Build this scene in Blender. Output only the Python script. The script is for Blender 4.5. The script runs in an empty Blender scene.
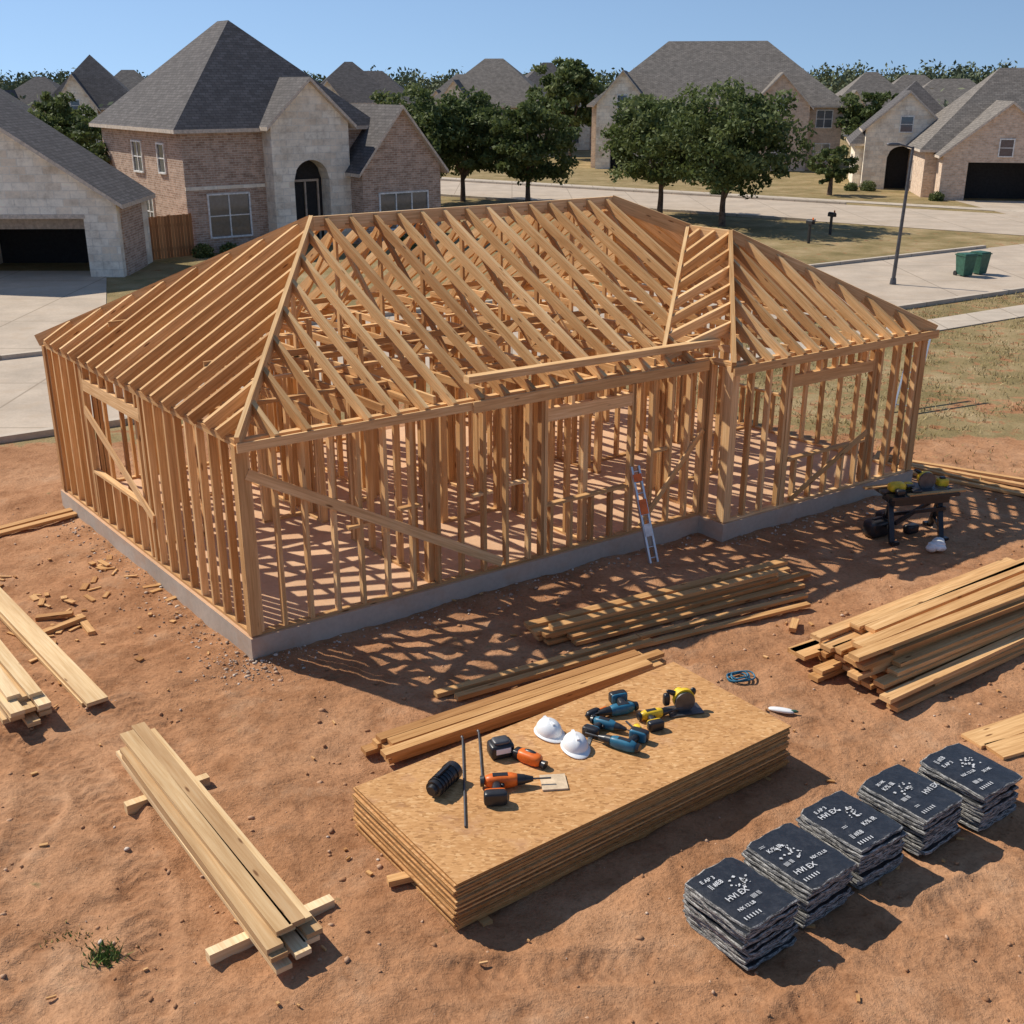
import bpy, math, random
import numpy as np
from mathutils import Vector as V, Matrix
random.seed(7); rng=np.random.default_rng(7)
scene=bpy.context.scene
R=random.random
def U(a,b): return random.uniform(a,b)

# ------------------------------------------------------------ mesh builder
class MB:
    def __init__(s,M=None):
        s.v=[];s.f=[];s.uv=[];s.mi=[];s.sm=[];s.t=[];s.M=M if M is not None else Matrix.Identity(4)
    def add(s,verts,faces,mi=0,uvs=None,t=None,smooth=False):
        b=len(s.v); vs=[s.M@V(p) for p in verts]
        s.v+= [tuple(p) for p in vs]
        tt=R() if t is None else t
        for k,f in enumerate(faces):
            s.f.append(tuple(b+i for i in f))
            m=mi[k] if isinstance(mi,(list,tuple)) else mi
            s.mi.append(m); s.sm.append(smooth); s.t.append(tt)
            if uvs is not None: s.uv+=uvs[k]
            else:
                P=[vs[i] for i in f]
                n=V((0,0,0))
                for i in range(len(P)):
                    a=P[i];c=P[(i+1)%len(P)]
                    n+=V(((a.y-c.y)*(a.z+c.z),(a.z-c.z)*(a.x+c.x),(a.x-c.x)*(a.y+c.y)))
                if n.length<1e-12: n=V((0,0,1))
                n.normalize()
                if abs(n.z)>.97: T=V((1,0,0))
                else: T=V((-n.y,n.x,0)).normalized()
                B=n.cross(T)
                s.uv+=[(p.dot(T),p.dot(B)) for p in P]
    def boxv(s,c,ax,ay,az,mi=0,t=None):
        c=V(c);ax=V(ax);ay=V(ay);az=V(az)
        sg=[(-1,-1,-1),(1,-1,-1),(1,1,-1),(-1,1,-1),(-1,-1,1),(1,-1,1),(1,1,1),(-1,1,1)]
        vs=[c+ax*a+ay*b+az*d for a,b,d in sg]
        fs=[(0,3,2,1),(4,5,6,7),(0,1,5,4),(2,3,7,6),(1,2,6,5),(3,0,4,7)]
        lx,ly,lz=ax.length,ay.length,az.length
        o=U(0,50);q=U(0,50)
        uvs=[]
        for k,f in enumerate(fs):
            if k<2: uvs.append([(sg[i][0]*lx+o,sg[i][1]*ly+q) for i in f])
            elif k<4: uvs.append([(sg[i][0]*lx+o,sg[i][2]*lz+q+3) for i in f])
            else: uvs.append([(sg[i][1]*ly*.3+o,sg[i][2]*lz+q+5) for i in f])
        s.add(vs,fs,mi,uvs,t)
    def box(s,x0,x1,y0,y1,z0,z1,mi=0,t=None):
        s.add([(x0,y0,z0),(x1,y0,z0),(x1,y1,z0),(x0,y1,z0),(x0,y0,z1),(x1,y0,z1),(x1,y1,z1),(x0,y1,z1)],
              [(0,3,2,1),(4,5,6,7),(0,1,5,4),(2,3,7,6),(1,2,6,5),(3,0,4,7)],mi,None,t)
    def beam(s,p0,p1,w,h,side=None,mi=0,t=None,drop=False):
        p0=V(p0);p1=V(p1);a=(p1-p0)
        if a.length<.02: return
        d=a.normalized()
        if side is None:
            side=d.cross(V((0,0,1)))
            if side.length<.01: side=V((1,0,0))
        side=V(side); side=(side-d*side.dot(d)).normalized()
        up=side.cross(d)
        if up.z<0: up=-up
        c=(p0+p1)/2
        if drop: c-=up*h/2
        s.boxv(c,a/2,side*w/2,up*h/2,mi,t)
    def cyl(s,p0,p1,r0,r1=None,n=12,mi=0,t=None,smooth=True):
        if r1 is None:r1=r0
        p0=V(p0);p1=V(p1);d=(p1-p0).normalized()
        a=d.orthogonal().normalized();b=d.cross(a)
        vs=[];fs=[]
        for p,r in((p0,r0),(p1,r1)):
            for i in range(n):
                th=2*math.pi*i/n;vs.append(p+a*math.cos(th)*r+b*math.sin(th)*r)
        for i in range(n):fs.append((i,(i+1)%n,n+(i+1)%n,n+i))
        tt=R() if t is None else t
        s.add(vs,fs,mi,None,tt,smooth)
        s.add(vs,[tuple(range(n))[::-1],tuple(range(n,2*n))],mi,None,tt,False)
    def ball(s,c,rx,ry,rz,rot=0,e=1.0,mi=0,n=14,m=9,zmin=-1,t=None,tilt=0):
        Mx=Matrix.Translation(c)@Matrix.Rotation(rot,4,'Z')@Matrix.Rotation(tilt,4,'Y')
        def sp(x):return math.copysign(abs(x)**e,x)
        vs=[];fs=[]
        for j in range(m+1):
            ph=-math.pi/2+math.pi*j/m
            if zmin>-1: ph=math.asin(zmin)+(math.pi/2-math.asin(zmin))*j/m
            for i in range(n):
                th=2*math.pi*i/n
                vs.append(Mx@V((rx*sp(math.cos(ph))*sp(math.cos(th)),ry*sp(math.cos(ph))*sp(math.sin(th)),rz*sp(math.sin(ph)))))
        for j in range(m):
            for i in range(n):
                fs.append((j*n+i,j*n+(i+1)%n,(j+1)*n+(i+1)%n,(j+1)*n+i))
        s.add(vs,fs,mi,None,t,True)
    def slab(s,pts,th,mi=0,ms=None):
        n=len(pts);up=[V(p) for p in pts];dn=[p-V((0,0,th)) for p in up]
        ms=mi if ms is None else ms
        s.add(up+dn,[tuple(range(n)),tuple(range(n,2*n))[::-1]]+[(i,n+i,n+(i+1)%n,(i+1)%n) for i in range(n)],[mi,ms]+[ms]*n)
    def make(s,name,mats,parent=None):
        me=bpy.data.meshes.new(name)
        me.from_pydata(s.v,[],s.f)
        uvl=me.uv_layers.new(name="UVMap")
        uvl.data.foreach_set("uv",np.array(s.uv,dtype=np.float32).ravel())
        me.polygons.foreach_set("material_index",np.array(s.mi,dtype=np.int32))
        me.polygons.foreach_set("use_smooth",np.array(s.sm,dtype=bool))
        at=me.attributes.new("tint",'FLOAT','FACE');at.data.foreach_set("value",np.array(s.t,dtype=np.float32))
        for m in mats:me.materials.append(m)
        me.update()
        ob=bpy.data.objects.new(name,me);scene.collection.objects.link(ob)
        if parent:ob.parent=parent
        return ob
def empty(name,loc=(0,0,0)):
    e=bpy.data.objects.new(name,None);scene.collection.objects.link(e);e.empty_display_size=.5
    return e
def fr(x,y,a,z=0): return Matrix.Translation((x,y,z))@Matrix.Rotation(a,4,'Z')

def quadmesh(name,C,size,tint,mat,parent=None,stretch=1.0):
    n=len(C)
    A=rng.normal(size=(n,3));A/=np.linalg.norm(A,axis=1)[:,None]
    B=rng.normal(size=(n,3));B-=A*(A*B).sum(1)[:,None];B/=np.linalg.norm(B,axis=1)[:,None]
    s=np.asarray(size)[:,None]*np.ones((n,1))
    A=A*s*stretch;B=B*s*.6
    Vt=np.stack([C-A,C-B*.9,C+A,C+B*.9],1).reshape(-1,3)
    me=bpy.data.meshes.new(name)
    me.vertices.add(4*n);me.vertices.foreach_set("co",Vt.astype(np.float32).ravel())
    me.loops.add(4*n);me.loops.foreach_set("vertex_index",np.arange(4*n,dtype=np.int32))
    me.polygons.add(n);me.polygons.foreach_set("loop_start",np.arange(0,4*n,4,dtype=np.int32))
    at=me.attributes.new("tint",'FLOAT','FACE');at.data.foreach_set("value",np.asarray(tint,dtype=np.float32))
    me.materials.append(mat);me.update(calc_edges=True);me.validate()
    ob=bpy.data.objects.new(name,me);scene.collection.objects.link(ob)
    if parent:ob.parent=parent
    return ob

# ------------------------------------------------------------ materials
class NM:
    def __init__(s,name,rough=.8,spec=.3,metal=0):
        s.m=bpy.data.materials.new(name);s.m.use_nodes=True;s.nt=s.m.node_tree
        s.b=s.nt.nodes["Principled BSDF"];s.b.inputs["Roughness"].default_value=rough
        s.b.inputs["Specular IOR Level"].default_value=spec;s.b.inputs["Metallic"].default_value=metal
    def n(s,t,**k):
        x=s.nt.nodes.new(t)
        for a,b in k.items(): setattr(x,a,b)
        return x
    def l(s,a,b):s.nt.links.new(a,b)
    def coord(s,kind='Object',scale=(1,1,1)):
        if kind=='UV': src=s.n('ShaderNodeTexCoord').outputs['UV']
        else: src=s.n('ShaderNodeNewGeometry').outputs['Position']
        mp=s.n('ShaderNodeMapping');mp.inputs['Scale'].default_value=scale
        s.l(src,mp.inputs['Vector']);return mp.outputs[0]
    def noise(s,vec,scale,detail=4,rough=.6,dist=0):
        x=s.n('ShaderNodeTexNoise');x.inputs['Scale'].default_value=scale;x.inputs['Detail'].default_value=detail
        x.inputs['Roughness'].default_value=rough;x.inputs['Distortion'].default_value=dist
        s.l(vec,x.inputs['Vector']);return x.outputs['Fac']
    def ramp(s,fac,stops):
        x=s.n('ShaderNodeValToRGB');e=x.color_ramp.elements
        while len(e)<len(stops):e.new(.5)
        for i,(p,c) in enumerate(stops):
            e[i].position=p;e[i].color=(c,c,c,1) if isinstance(c,(int,float)) else (*c,1)
        s.l(fac,x.inputs[0]);return x.outputs[0]
    def mix(s,a,b,f,mode='MIX'):
        x=s.n('ShaderNodeMix',data_type='RGBA',blend_type=mode)
        for v,i in((f,0),(a,6),(b,7)):
            if isinstance(v,(int,float)):x.inputs[i].default_value=v
            elif isinstance(v,tuple):x.inputs[i].default_value=(*v,1)
            else:s.l(v,x.inputs[i])
        return x.outputs[2]
    def math(s,op,a,b=0):
        x=s.n('ShaderNodeMath',operation=op)
        for v,i in((a,0),(b,1)):
            if isinstance(v,(int,float)):x.inputs[i].default_value=v
            else:s.l(v,x.inputs[i])
        return x.outputs[0]
    def attr(s,name):
        return s.n('ShaderNodeAttribute',attribute_name=name).outputs['Fac']
    def bump(s,h,strength=.4,dist=.02):
        x=s.n('ShaderNodeBump');x.inputs['Strength'].default_value=strength;x.inputs['Distance'].default_value=dist
        s.l(h,x.inputs['Height']);s.l(x.outputs[0],s.b.inputs['Normal'])
    def col(s,c):
        if isinstance(c,tuple):s.b.inputs['Base Color'].default_value=(*c,1)
        else:s.l(c,s.b.inputs['Base Color'])

def wood(name,c1,c2,c3,rough=.75):
    w=NM(name,rough,.2)
    v=w.coord('UV',(.7,16,1))
    g=w.noise(v,2.2,5,.6,.4)
    base=w.ramp(g,[(.3,c1),(.55,c2),(.75,c3)])
    v2=w.coord('UV',(.25,2.0,1));big=w.noise(v2,2.0,2)
    base=w.mix(base,w.ramp(big,[(.35,(.68,.60,.52)),(.6,(1,1,1))]),.55,'MULTIPLY')
    vo=w.n('ShaderNodeTexVoronoi');w.l(w.coord('UV',(1.6,7,1)),vo.inputs['Vector']);vo.inputs['Scale'].default_value=1.0
    k=w.ramp(vo.outputs['Distance'],[(.06,1.0),(.12,0.0)])
    base=w.mix(base,(c1[0]*.4,c1[1]*.32,c1[2]*.28),k)
    t=w.attr('tint')
    tr=w.ramp(t,[(0,(.62,.52,.44)),(.3,(.86,.80,.72)),(.75,(1,.98,.95)),(1,(1.12,1.14,1.18))])
    base=w.mix(base,tr,1.0,'MULTIPLY')
    w.col(base);w.bump(g,.25,.004);return w.m
M_frame=wood("framing_lumber",(.62,.36,.155),(.82,.53,.26),(.90,.65,.37))
M_pine=wood("fresh_pine",(.70,.48,.25),(.84,.63,.37),(.88,.72,.47))
M_board=wood("orange_lumber",(.52,.28,.11),(.72,.43,.19),(.84,.55,.28))

def simple(name,c,rough=.6,spec=.4,metal=0,var=.25,sc=8):
    w=NM(name,rough,spec,metal);g=w.noise(w.coord('Object'),sc,3)
    w.col(w.ramp(g,[(.3,tuple(x*(1-var) for x in c)),(.7,tuple(min(1,x*(1+var)) for x in c))]));return w.m

def osb():
    w=NM("osb",.7,.25)
    p=w.coord('Object');base=None
    for k,(ang,sc) in enumerate(((.3,1),(1.4,1.15),(2.3,.9),(.9,1.1))):
        mp=w.n('ShaderNodeMapping');w.l(p,mp.inputs['Vector']);mp.inputs['Rotation'].default_value=(0,0,ang);mp.inputs['Scale'].default_value=(19*sc,46*sc,20)
        vo=w.n('ShaderNodeTexVoronoi');w.l(mp.outputs[0],vo.inputs['Vector']);vo.inputs['Scale'].default_value=1
        sp=w.n('ShaderNodeSeparateColor');w.l(vo.outputs['Color'],sp.inputs[0])
        c=w.ramp(sp.outputs[0],[(0,(.40,.195,.07)),(.25,(.56,.29,.11)),(.8,(.64,.345,.14)),(1,(.74,.45,.21))])
        if base is None:base=c
        else: base=w.mix(base,c,w.ramp(sp.outputs[1],[(.5,0.0),(.52,1.0)]))
    g=w.noise(p,1.6,4);base=w.mix(base,w.ramp(g,[(.3,(.82,.77,.72)),(.6,(1,1,1))]),.8,'MULTIPLY')
    base=w.mix(base,(.50,.27,.15),w.ramp(w.noise(p,3,5,.7),[(.55,0.0),(.75,.55)]))
    w.col(base);return w.m
M_osb=osb()
w=NM("osb_edge",.85,.1);g=w.noise(w.coord('Object',(6,6,90)),1.5,4)
b=w.ramp(g,[(.3,(.38,.19,.065)),(.5,(.68,.38,.145)),(.7,(.80,.52,.24))])
b=w.mix(b,w.ramp(w.attr('tint'),[(0,(.55,.48,.42)),(1,(1,1,1))]),1.0,'MULTIPLY');w.col(b);M_osbe=w.m

# ground
w=NM("dirt_ground",.95,.1)
p=w.coord('Object')
n1=w.noise(p,.35,5,.6);n2=w.noise(p,2.3,6,.65);n3=w.noise(p,22,5,.7);n4=w.noise(p,90,2,.6)
d=w.ramp(n1,[(.3,(.36,.175,.085)),(.5,(.47,.24,.122)),(.7,(.56,.315,.175))])
d=w.mix(d,w.ramp(n2,[(.25,(.60,.52,.45)),(.5,(.94,.93,.92)),(.75,(1.13,1.13,1.13))]),.9,'MULTIPLY')
d=w.mix(d,w.ramp(n3,[(.3,(.62,.58,.54)),(.5,(1,1,1)),(.72,(1.15,1.15,1.15))]),.75,'MULTIPLY')
d=w.mix(d,(.60,.40,.255),w.ramp(w.noise(p,1.1,5,.7),[(.55,0.0),(.75,.4)]))
d=w.mix(d,(.26,.12,.06),w.math('MULTIPLY',w.attr('track'),.45))
gr=w.ramp(w.noise(p,.5,6,.65),[(.3,(.19,.15,.065)),(.5,(.32,.24,.12)),(.7,(.47,.345,.20))])
gr=w.mix(gr,w.ramp(n3,[(.3,(.6,.6,.55)),(.65,(1.15,1.15,1.1))]),.8,'MULTIPLY')
ga=w.math('ADD',w.attr('grass'),w.math('MULTIPLY',w.math('SUBTRACT',n2,.5),2.6))
c=w.mix(d,gr,w.ramp(ga,[(.42,0.0),(.62,1.0)]));w.col(c)
h=w.math('ADD',w.math('ADD',w.math('MULTIPLY',n2,1.2),w.math('MULTIPLY',n3,.45)),w.math('MULTIPLY',n4,.15))
w.bump(h,.8,.065);M_ground=w.m

def concrete(name,c,joint=None,dirt=(.30,.19,.12),da=.35):
    w=NM(name,.85,.25);p=w.coord('Object')
    a=w.noise(p,.6,5,.65);b2=w.noise(p,14,4,.7)
    x=w.ramp(a,[(.3,tuple(q*.82 for q in c)),(.65,tuple(q*1.08 for q in c))])
    x=w.mix(x,w.ramp(b2,[(.3,(.8,.8,.8)),(.6,(1,1,1))]),.6,'MULTIPLY')
    x=w.mix(x,dirt,w.ramp(w.noise(p,1.3,4),[(.5,0.0),(.75,da)]))
    if joint:
        br=w.n('ShaderNodeTexBrick');w.l(w.coord('UV'),br.inputs['Vector']);br.offset=0
        br.inputs['Scale'].default_value=1;br.inputs['Brick Width'].default_value=joint;br.inputs['Row Height'].default_value=joint;br.inputs['Mortar Size'].default_value=.03
        x=w.mix(x,(c[0]*.5,c[1]*.48,c[2]*.45),w.math('MULTIPLY',br.outputs['Fac'],.7))
    w.col(x);w.bump(b2,.2,.01);return w.m
M_conc=concrete("concrete_slab",(.54,.46,.37),None,(.46,.28,.17),.75)
M_road=concrete("concrete_road",(.53,.43,.33),4.0,(.45,.34,.24),.6)
M_walk=concrete("concrete_walk",(.56,.47,.37),1.5,(.46,.35,.25),.4)
M_floor=concrete("dusty_slab_floor",(.68,.43,.26),None,(.54,.31,.17),.8)

def brick(name,c1,c2,mortar,bw,rh,ms,big=.5):
    w=NM(name,.9,.15);uv=w.coord('UV')
    br=w.n('ShaderNodeTexBrick');w.l(uv,br.inputs['Vector']);br.inputs['Scale'].default_value=1
    br.inputs['Color1'].default_value=(*c1,1);br.inputs['Color2'].default_value=(*c2,1);br.inputs['Mortar'].default_value=(*mortar,1)
    br.inputs['Brick Width'].default_value=bw;br.inputs['Row Height'].default_value=rh;br.inputs['Mortar Size'].default_value=ms
    x=w.mix(br.outputs['Color'],w.ramp(w.noise(uv,1/bw*.8,4,.8),[(.3,(.60,.56,.52)),(.5,(1,1,1)),(.7,(1.3,1.25,1.2))]),big,'MULTIPLY')
    w.col(x);w.bump(br.outputs['Fac'],-.3,.02);return w.m
M_brick=brick("brown_brick",(.36,.225,.16),(.54,.38,.29),(.54,.46,.38),.30,.10,.014,.9)
M_tan=brick("tan_brick",(.58,.40,.28),(.72,.54,.40),(.62,.54,.45),.30,.10,.014,.7)
M_stone=brick("limestone",(.93,.85,.71),(.78,.66,.51),(.76,.69,.58),.62,.30,.02,.75)
def roofm(name,c):
    w=NM(name,.9,.2);uv=w.coord('UV')
    br=w.n('ShaderNodeTexBrick');w.l(uv,br.inputs['Vector']);br.inputs['Scale'].default_value=1
    br.inputs['Color1'].default_value=(*[q*.82 for q in c],1);br.inputs['Color2'].default_value=(*[q*1.2 for q in c],1);br.inputs['Mortar'].default_value=(*[q*.6 for q in c],1)
    br.inputs['Brick Width'].default_value=.33;br.inputs['Row Height'].default_value=.16;br.inputs['Mortar Size'].default_value=.014
    x=w.mix(br.outputs['Color'],w.ramp(w.noise(uv,2,6,.8),[(.3,(.7,.7,.7)),(.7,(1.3,1.28,1.25))]),.9,'MULTIPLY')
    w.col(x);w.bump(br.outputs['Fac'],-.3,.02);return w.m
M_roof=roofm("asphalt_shingles",(.118,.108,.106))
M_roof2=roofm("asphalt_shingles_tan",(.20,.178,.158))
M_trim=simple("painted_trim",(.60,.50,.40),.6)
M_white=simple("white_trim",(.78,.76,.72),.5)
M_glass=simple("window_glass",(.06,.08,.10),.06,1.0)
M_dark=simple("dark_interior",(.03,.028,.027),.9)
M_door=simple("garage_door_paint",(.45,.36,.28),.6)
HM=[M_brick,M_stone,M_roof,M_trim,M_glass,M_dark,M_tan,M_white,M_door,M_roof2]
M_black=simple("black_plastic",(.022,.022,.024),.35,.5)
w=NM("black_wrap",.3,.6);g=w.noise(w.coord('Object'),14,6,.75)
w.col(w.ramp(g,[(.45,(.018,.019,.022)),(.64,(.035,.036,.04)),(.76,(.14,.13,.12))]));w.bump(g,.35,.02);M_wrap=w.m
M_orange=simple("orange_plastic",(.78,.16,.02),.4)
M_teal=simple("teal_plastic",(.03,.15,.24),.4)
M_yellow=simple("yellow_plastic",(.80,.52,.03),.4)
M_hat=simple("white_hardhat_shell",(.82,.82,.81),.3,.5,0,.03)
M_metal=simple("aluminium",(.62,.63,.64),.35,.5,.8,.1)
M_steel=simple("dark_steel",(.12,.12,.125),.45,.5,.7)
M_card=simple("cardboard",(.66,.50,.33),.85)
M_green=simple("green_bin_plastic",(.035,.11,.075),.5)
M_print=simple("print_white",(.6,.6,.6),.6)
M_bark=simple("bark",(.14,.10,.075),.95,.1,0,.5,6)
w=NM("shingle_edges",.9,.1);g=w.noise(w.coord('Object',(6,6,60)),2.2,6,.85)
w.col(w.ramp(g,[(.38,(.025,.025,.025)),(.46,(.10,.097,.093)),(.54,(.42,.40,.37)),(.66,(.74,.71,.66))]));w.bump(g,.7,.02);M_sedge=w.m
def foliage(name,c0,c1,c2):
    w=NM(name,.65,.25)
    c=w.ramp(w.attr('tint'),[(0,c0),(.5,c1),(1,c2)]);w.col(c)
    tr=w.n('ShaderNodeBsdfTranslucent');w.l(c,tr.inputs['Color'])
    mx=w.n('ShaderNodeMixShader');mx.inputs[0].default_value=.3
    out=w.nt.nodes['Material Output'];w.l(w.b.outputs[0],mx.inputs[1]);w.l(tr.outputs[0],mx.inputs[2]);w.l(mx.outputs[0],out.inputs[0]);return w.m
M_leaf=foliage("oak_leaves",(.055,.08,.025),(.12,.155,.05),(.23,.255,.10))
w=NM("distant_leaves",.8,.1);w.col(w.ramp(w.attr('tint'),[(0,(.085,.11,.065)),(.5,(.14,.165,.09)),(1,(.22,.23,.14))]));M_dleaf=w.m
w=NM("grass_blades",.8,.1);w.col(w.ramp(w.attr('tint'),[(0,(.22,.20,.07)),(.5,(.40,.31,.15)),(1,(.56,.44,.25))]));M_grassb=w.m
w=NM("weed_blades",.8,.1);w.col(w.ramp(w.attr('tint'),[(0,(.08,.14,.03)),(1,(.22,.26,.08))]));M_weed=w.m

# ------------------------------------------------------------ ground
P0=np.array([-10.9,23.1]);TD=np.array([.845,.5348]);ND=np.array([-.5348,.845])
def vnoise(x,y,seed=0):
    xi=np.floor(x).astype(np.int64);yi=np.floor(y).astype(np.int64);xf=x-xi;yf=y-yi
    xf=xf*xf*(3-2*xf);yf=yf*yf*(3-2*yf)
    def h(a,b):
        n=(a*374761393+b*668265263+seed*1442695)&0x7fffffff
        n=((n^(n>>13))*1274126177)&0x7fffffff
        return ((n^(n>>16))&0xffff)/65535.
    return (h(xi,yi)*(1-xf)+h(xi+1,yi)*xf)*(1-yf)+(h(xi,yi+1)*(1-xf)+h(xi+1,yi+1)*xf)*yf
def geo(a,b,n):
    k=np.linspace(0,1,n)[1:];return a+(b-a)*(k**3.2)
xs=np.concatenate([-geo(10,900,50)[::-1],np.arange(-10,11,.038),geo(11,900,50)])
ys=np.concatenate([np.array([-60,-20,-5,1,3]),np.arange(4.8,15,.038),np.arange(15,24,.09),np.arange(24,34,.3),geo(34,2500,60)])
XX,YY=np.meshgrid(xs,ys)
T=(XX-P0[0])*TD[0]+(YY-P0[1])*TD[1];Nn=(XX-P0[0])*ND[0]+(YY-P0[1])*ND[1]
near=np.clip((24-YY)/3,0,1)*np.clip((13.8-np.abs(XX-0))/2,0,1)*np.clip((-.5-Nn)/2,0,1)
Z=(vnoise(XX*.7,YY*.7,1)-.5)*.09+(vnoise(XX*2.3,YY*2.3,2)-.5)*.05+(vnoise(XX*6,YY*6,3)-.5)*.028+(vnoise(XX*14,YY*14,4)-.5)*.016
track=np.zeros_like(XX)
for cx,cy,r,sd_,bias in((-6.6,9.6,1.7,1,.8),(-6.6,9.6,3.1,2,.8),(-9.0,6.2,4.6,3,.8),(-9.0,6.2,6.1,4,.5),(2.5,-9.5,15.7,4,-.5),(2.5,-9.5,17.3,5,-.5),(-14,22,12.4,6,.2),(8,2,6.0,7,-.3),(8,2,7.6,8,-.3)):
    dd=np.sqrt((XX-cx)**2+(YY-cy)**2);an=np.arctan2(YY-cy,XX-cx)
    e=np.abs(dd-r)+(vnoise(XX*1.5,YY*1.5,9)-.5)*.10
    msk=np.clip(vnoise(XX*.55+sd_,YY*.55,5+sd_)*3-.7+bias,0,1)*(.45+.5*vnoise(XX*3,YY*3,50))
    inb=np.clip((.20-e)/.05,0,1)*msk
    tread=np.clip(.5+1.2*np.sin(an*r*44+np.abs(dd-r)*26),0,1)
    Z+=inb*(-.04+.026*tread)+np.clip(1-np.abs(e-.26)/.08,0,1)*.026*msk
    track=np.maximum(track,inb*(.35+.5*(1-tread)))
fp_r=np.random.default_rng(5)
for k in range(24):
    x0,y0=fp_r.uniform(-7.5,7),fp_r.uniform(6.2,13.5);a0=fp_r.uniform(0,6.28)
    for s_ in range(5):
        fx=x0+math.cos(a0)*.62*s_+(-1)**s_*.12*math.sin(a0);fy=y0+math.sin(a0)*.62*s_-(-1)**s_*.12*math.cos(a0)
        dx=(XX-fx);dy=(YY-fy);l_=dx*math.cos(a0)+dy*math.sin(a0);w_=-dx*math.sin(a0)+dy*math.cos(a0)
        q=(l_/.16)**2+(w_/.065)**2
        Z-=.018*np.clip(1.25-q,0,1);Z+=.008*np.clip(1-np.abs(q-1.9)/.7,0,1);track=np.maximum(track,.3*np.clip(1.1-q,0,1))
Z*=near
g=Nn+10*np.clip((T-6)/13,0,1)+.8
grass=np.clip(.5+g*.28+(vnoise(XX*.5,YY*.5,7)-.5)*1.8,0,.72)
grass=np.where(Nn>8,.85,grass)
ny,nx=XX.shape
me=bpy.data.meshes.new("ground");me.vertices.add(nx*ny)
me.vertices.foreach_set("co",np.stack([XX,YY,Z],-1).astype(np.float32).ravel())
i=np.arange(nx*ny).reshape(ny,nx);q=np.stack([i[:-1,:-1],i[:-1,1:],i[1:,1:],i[1:,:-1]],-1).reshape(-1,4)
nf=len(q);me.loops.add(nf*4);me.loops.foreach_set("vertex_index",q.astype(np.int32).ravel())
me.polygons.add(nf);me.polygons.foreach_set("loop_start",np.arange(0,4*nf,4,dtype=np.int32))
me.polygons.foreach_set("use_smooth",np.ones(nf,dtype=bool))
for nm,a in(("grass",grass),("track",track)):
    at=me.attributes.new(nm,'FLOAT','POINT');at.data.foreach_set("value",a.astype(np.float32).ravel())
me.materials.append(M_ground);me.update(calc_edges=True)
scene.collection.objects.link(bpy.data.objects.new("ground",me))
def gz(x,y):
    ix=min(max(np.searchsorted(xs,x),0),nx-1);iy=min(max(np.searchsorted(ys,y),0),ny-1);return float(Z[iy,ix])
def tn(t,n):
    q=P0+TD*t+ND*n;return (float(q[0]),float(q[1]))

# roads
def sheet(name,pts,z,mat,th=.3):
    mb=MB();mb.slab([(x,y,z) for x,y in pts],th,0);return mb.make(name,[mat])
sheet("street",[tn(-60,0),tn(140,0),tn(140,8),tn(-60,8)],.02,M_road)
C0=np.array([-4.6,86.]);CD=np.array([.813,-.5825]);CN=np.array([.5825,.813])
def cr(t,n):
    q=C0+CD*t+CN*n;return(float(q[0]),float(q[1]))
sheet("cross_street",[cr(-90,-5),cr(52,-5),cr(52,5),cr(-90,5)],.024,M_road)
sheet("sidewalk",[tn(17,-3.2),tn(140,-3.2),tn(140,-1.9),tn(17,-1.9)],.035,M_walk)
sheet("driveway",[(-26,46.5),(-16.5,46.5),(-14.0,39),(-12.4,31.6),(-19.2,27.5),(-25,38)],.028,M_road)
sheet("driveway",[(29,76.5),(36.5,75.5),(36,60),(29,62)],.028,M_road)
sheet("sidewalk",[cr(-80,6.5),cr(50,6.5),cr(50,7.8),cr(-80,7.8)],.035,M_walk)
mb=MB()
mb.beam((*tn(-60,-.1),.07),(*tn(140,-.1),.07),.2,.14)
mb.beam((*tn(-1,8.1),.07),(*tn(44,8.1),.07),.2,.14);mb.beam((*tn(-60,8.1),.07),(*tn(-9,8.1),.07),.2,.14)
mb.beam((*cr(-80,-5.1),.07),(*cr(30,-5.1),.07),.2,.14);mb.beam((*cr(-80,5.1),.07),(*cr(28,5.1),.07),.2,.14)
mb.make("kerb",[M_walk])

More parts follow.
